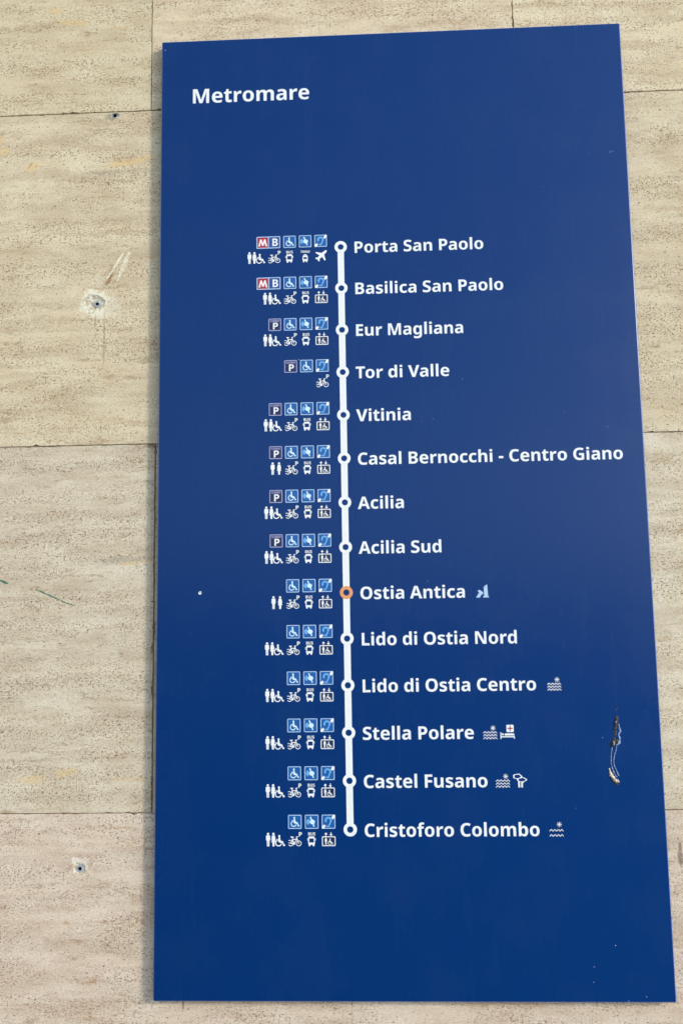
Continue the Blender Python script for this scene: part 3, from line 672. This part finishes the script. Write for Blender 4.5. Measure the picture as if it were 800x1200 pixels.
# ---------------------------------------------------------------- damage on the board
def lump(name, path, mat, seed, flat=.5, n=12, sub=6):
    """an irregular rope of stuff lying on the enamel; path = (x, z, radius) in mm"""
    pts = []
    for a, b in zip(path, path[1:]):
        for k in range(sub):
            t = k / sub; pts.append(tuple(a[q] * (1 - t) + b[q] * t for q in range(3)))
    pts.append(path[-1]); vs = []; fs = []
    for j, (x, z, r) in enumerate(pts):
        a = pts[max(j - 1, 0)]; b = pts[min(j + 1, len(pts) - 1)]
        d = Vector((b[0] - a[0], b[1] - a[1])).normalized(); nx, nz = -d.y, d.x
        for k in range(n):
            an = 2 * PI * k / n
            rr = r * (1 + .8 * noise.noise(Vector((x * .6 + math.cos(an), z * .35, seed + math.sin(an)))))
            vs.append(((x + nx * rr * math.cos(an)) / 1000, -max(math.sin(an) * rr * flat, -.2) / 1000, (z + nz * rr * math.cos(an)) / 1000))
    for j in range(len(pts) - 1):
        for k in range(n):
            k2 = (k + 1) % n; fs.append((j * n + k, j * n + k2, (j + 1) * n + k2, (j + 1) * n + k))
    fs.append(tuple(range(n))[::-1]); fs.append(tuple((len(pts) - 1) * n + k for k in range(n)))
    me = mesh(name, vs, fs, [M[mat]], smooth=True)
    bm = bmesh.new(); bm.from_mesh(me); bmesh.ops.recalc_face_normals(bm, faces=bm.faces); bm.to_mesh(me); bm.free()
    return me
sc_root = link('scraped_sticker_remains', None, sign, (0, -.0002, 0), label='long dark scrape with peeled film and a cream blob, right side of the sign')
link('dark_crust_and_shade', lump('dark_crust_and_shade', [(417, -470, .8), (418, -476, 3.4), (416, -483, 4.4), (415, -490, 3.6), (414, -496, .9)], 'crust_shade', 3.0, .35), sc_root)
link('dark_crust_and_shade', lump('dark_crust_and_shade', [(416, -516, 1.0), (416, -520, 2.8), (415, -524, 1.0)], 'crust_shade', 9.0, .5), sc_root)
link('dark_crust_and_shade', lump('dark_crust_and_shade', [(412, -491, .8), (413, -496, 2.8), (414, -501, 2.2), (413, -506, 2.7), (412, -510, .8)], 'crust_shade', 31.0, .35), sc_root)
link('dark_crust_and_shade', lump('dark_crust_and_shade', [(411, -508, .6), (411, -513, 1.4), (411, -518, 3.4), (408, -524, 4.6), (406, -529, 2.6), (405, -532, .6)], 'crust_shade', 41.0, .35), sc_root)
link('dark_crust_and_shade', lump('dark_crust_and_shade', [(420, -455, .4), (418, -458, 1.3), (416, -462, .4)], 'crust_shade', 51.0, .4), sc_root)
link('pale_film', lump('pale_film', [(416, -479, .5), (415, -483, 1.5), (414.5, -488, .5)], 'film', 61.0, 2.2), sc_root)
link('pale_film', lump('pale_film', [(421, -486, .6), (421, -494, 1.7), (423, -500, 1.9), (419, -507, 1.2), (421, -514, 1.9), (420, -521, 2.1), (417, -527, 1.2)], 'film', 5.0, .4), sc_root)
link('pale_film', lump('pale_film', [(406, -529, .8), (404, -539, .8), (402.5, -551, .9), (401.5, -562, .9), (404, -572, 1.1), (407, -582, 1.2), (412, -589, .9)], 'film', 7.0, .8), sc_root)
link('pale_film', lump('pale_film', [(415, -525, .7), (413, -536, 1.0), (409, -547, .9), (407, -558, .9), (408, -568, 1.2), (412, -578, 1.1), (416, -587, 1.0)], 'film', 12.0, .8), sc_root)
link('cream_blob', lump('cream_blob', [(398, -571, 1.0), (399, -578, 2.4), (401, -585, 3.4), (405, -591, 3.6), (408, -594, 1.4)], 'gum', 2.0, .6), sc_root)
link('cream_blob', lump('cream_blob', [(406, -592, 1.0), (409, -595, 3.6), (413, -597, 3.6), (416, -597, 1.2)], 'gum', 17.0, .6), sc_root)
link('cream_blob', lump('cream_blob', [(409, -520, .8), (409, -523, 1.8), (408.5, -527, .8)], 'gum', 8.0, 2.8), sc_root)
link('dark_crust_and_shade', lump('dark_crust_and_shade', [(398, -580, .8), (400, -588, 1.8), (405, -597, 1.8), (411, -602, 1.4), (415, -603, .6)], 'crust_shade', 21.0, .6), sc_root)  # dark rope along the blob's lower edge, standing in for its shadow
# a chip in the enamel and its tiny neighbours
def chip(x, z, r, seed, mat='white'):
    pts = []
    for k in range(12):
        a = 2 * PI * k / 12; q = r * (1 + .5 * noise.noise(Vector((math.cos(a) * 1.7, math.sin(a) * 1.7, seed)))); pts.append((q * math.cos(a), q * math.sin(a)))
    p = Print(); p.poly(pts, mat)
    if r > 2: p.disc(.4, .8, r * .35, 'navy')
    return stamp('enamel_chip', p.make('enamel_chip'), x, z)
chip(-411.6, -216.0, 3.3, 1)['label'] = 'white chip in the enamel near the left edge'
for k, (x, z, r) in enumerate([
    (466.4, 709.1, 0.6),
    (469.9, 707.0, 0.5),
    (472.7, 708.9, 0.4),
    (464.4, 706.3, 0.5),
    (-493.1, 982.8, 0.8),
    (392.5, -901.9, 0.7),
    (350.0, -940.7, 0.6),
    (347.8, -968.5, 0.6),
    (412.0, -1002.2, 0.7),
    (-204.2, 269.8, 0.6),
    (387.9, -512.8, 0.6),
    (135.9, 219.2, 0.5),
    (429.2, 110.7, 0.6),
    (342.2, 145.1, 0.5),
    (73.3, 135.6, 0.4),
    (50.2, 130.7, 0.4),
    (53.5, -199.4, 0.5),
    (422.0, 705.0, 0.4),
    (321.3, 633.8, 0.4),
    (329.1, -646.7, 0.4),
    (446.1, -994.4, 0.6),
]):
    chip(x, z, r, 3.3 * k + 2)
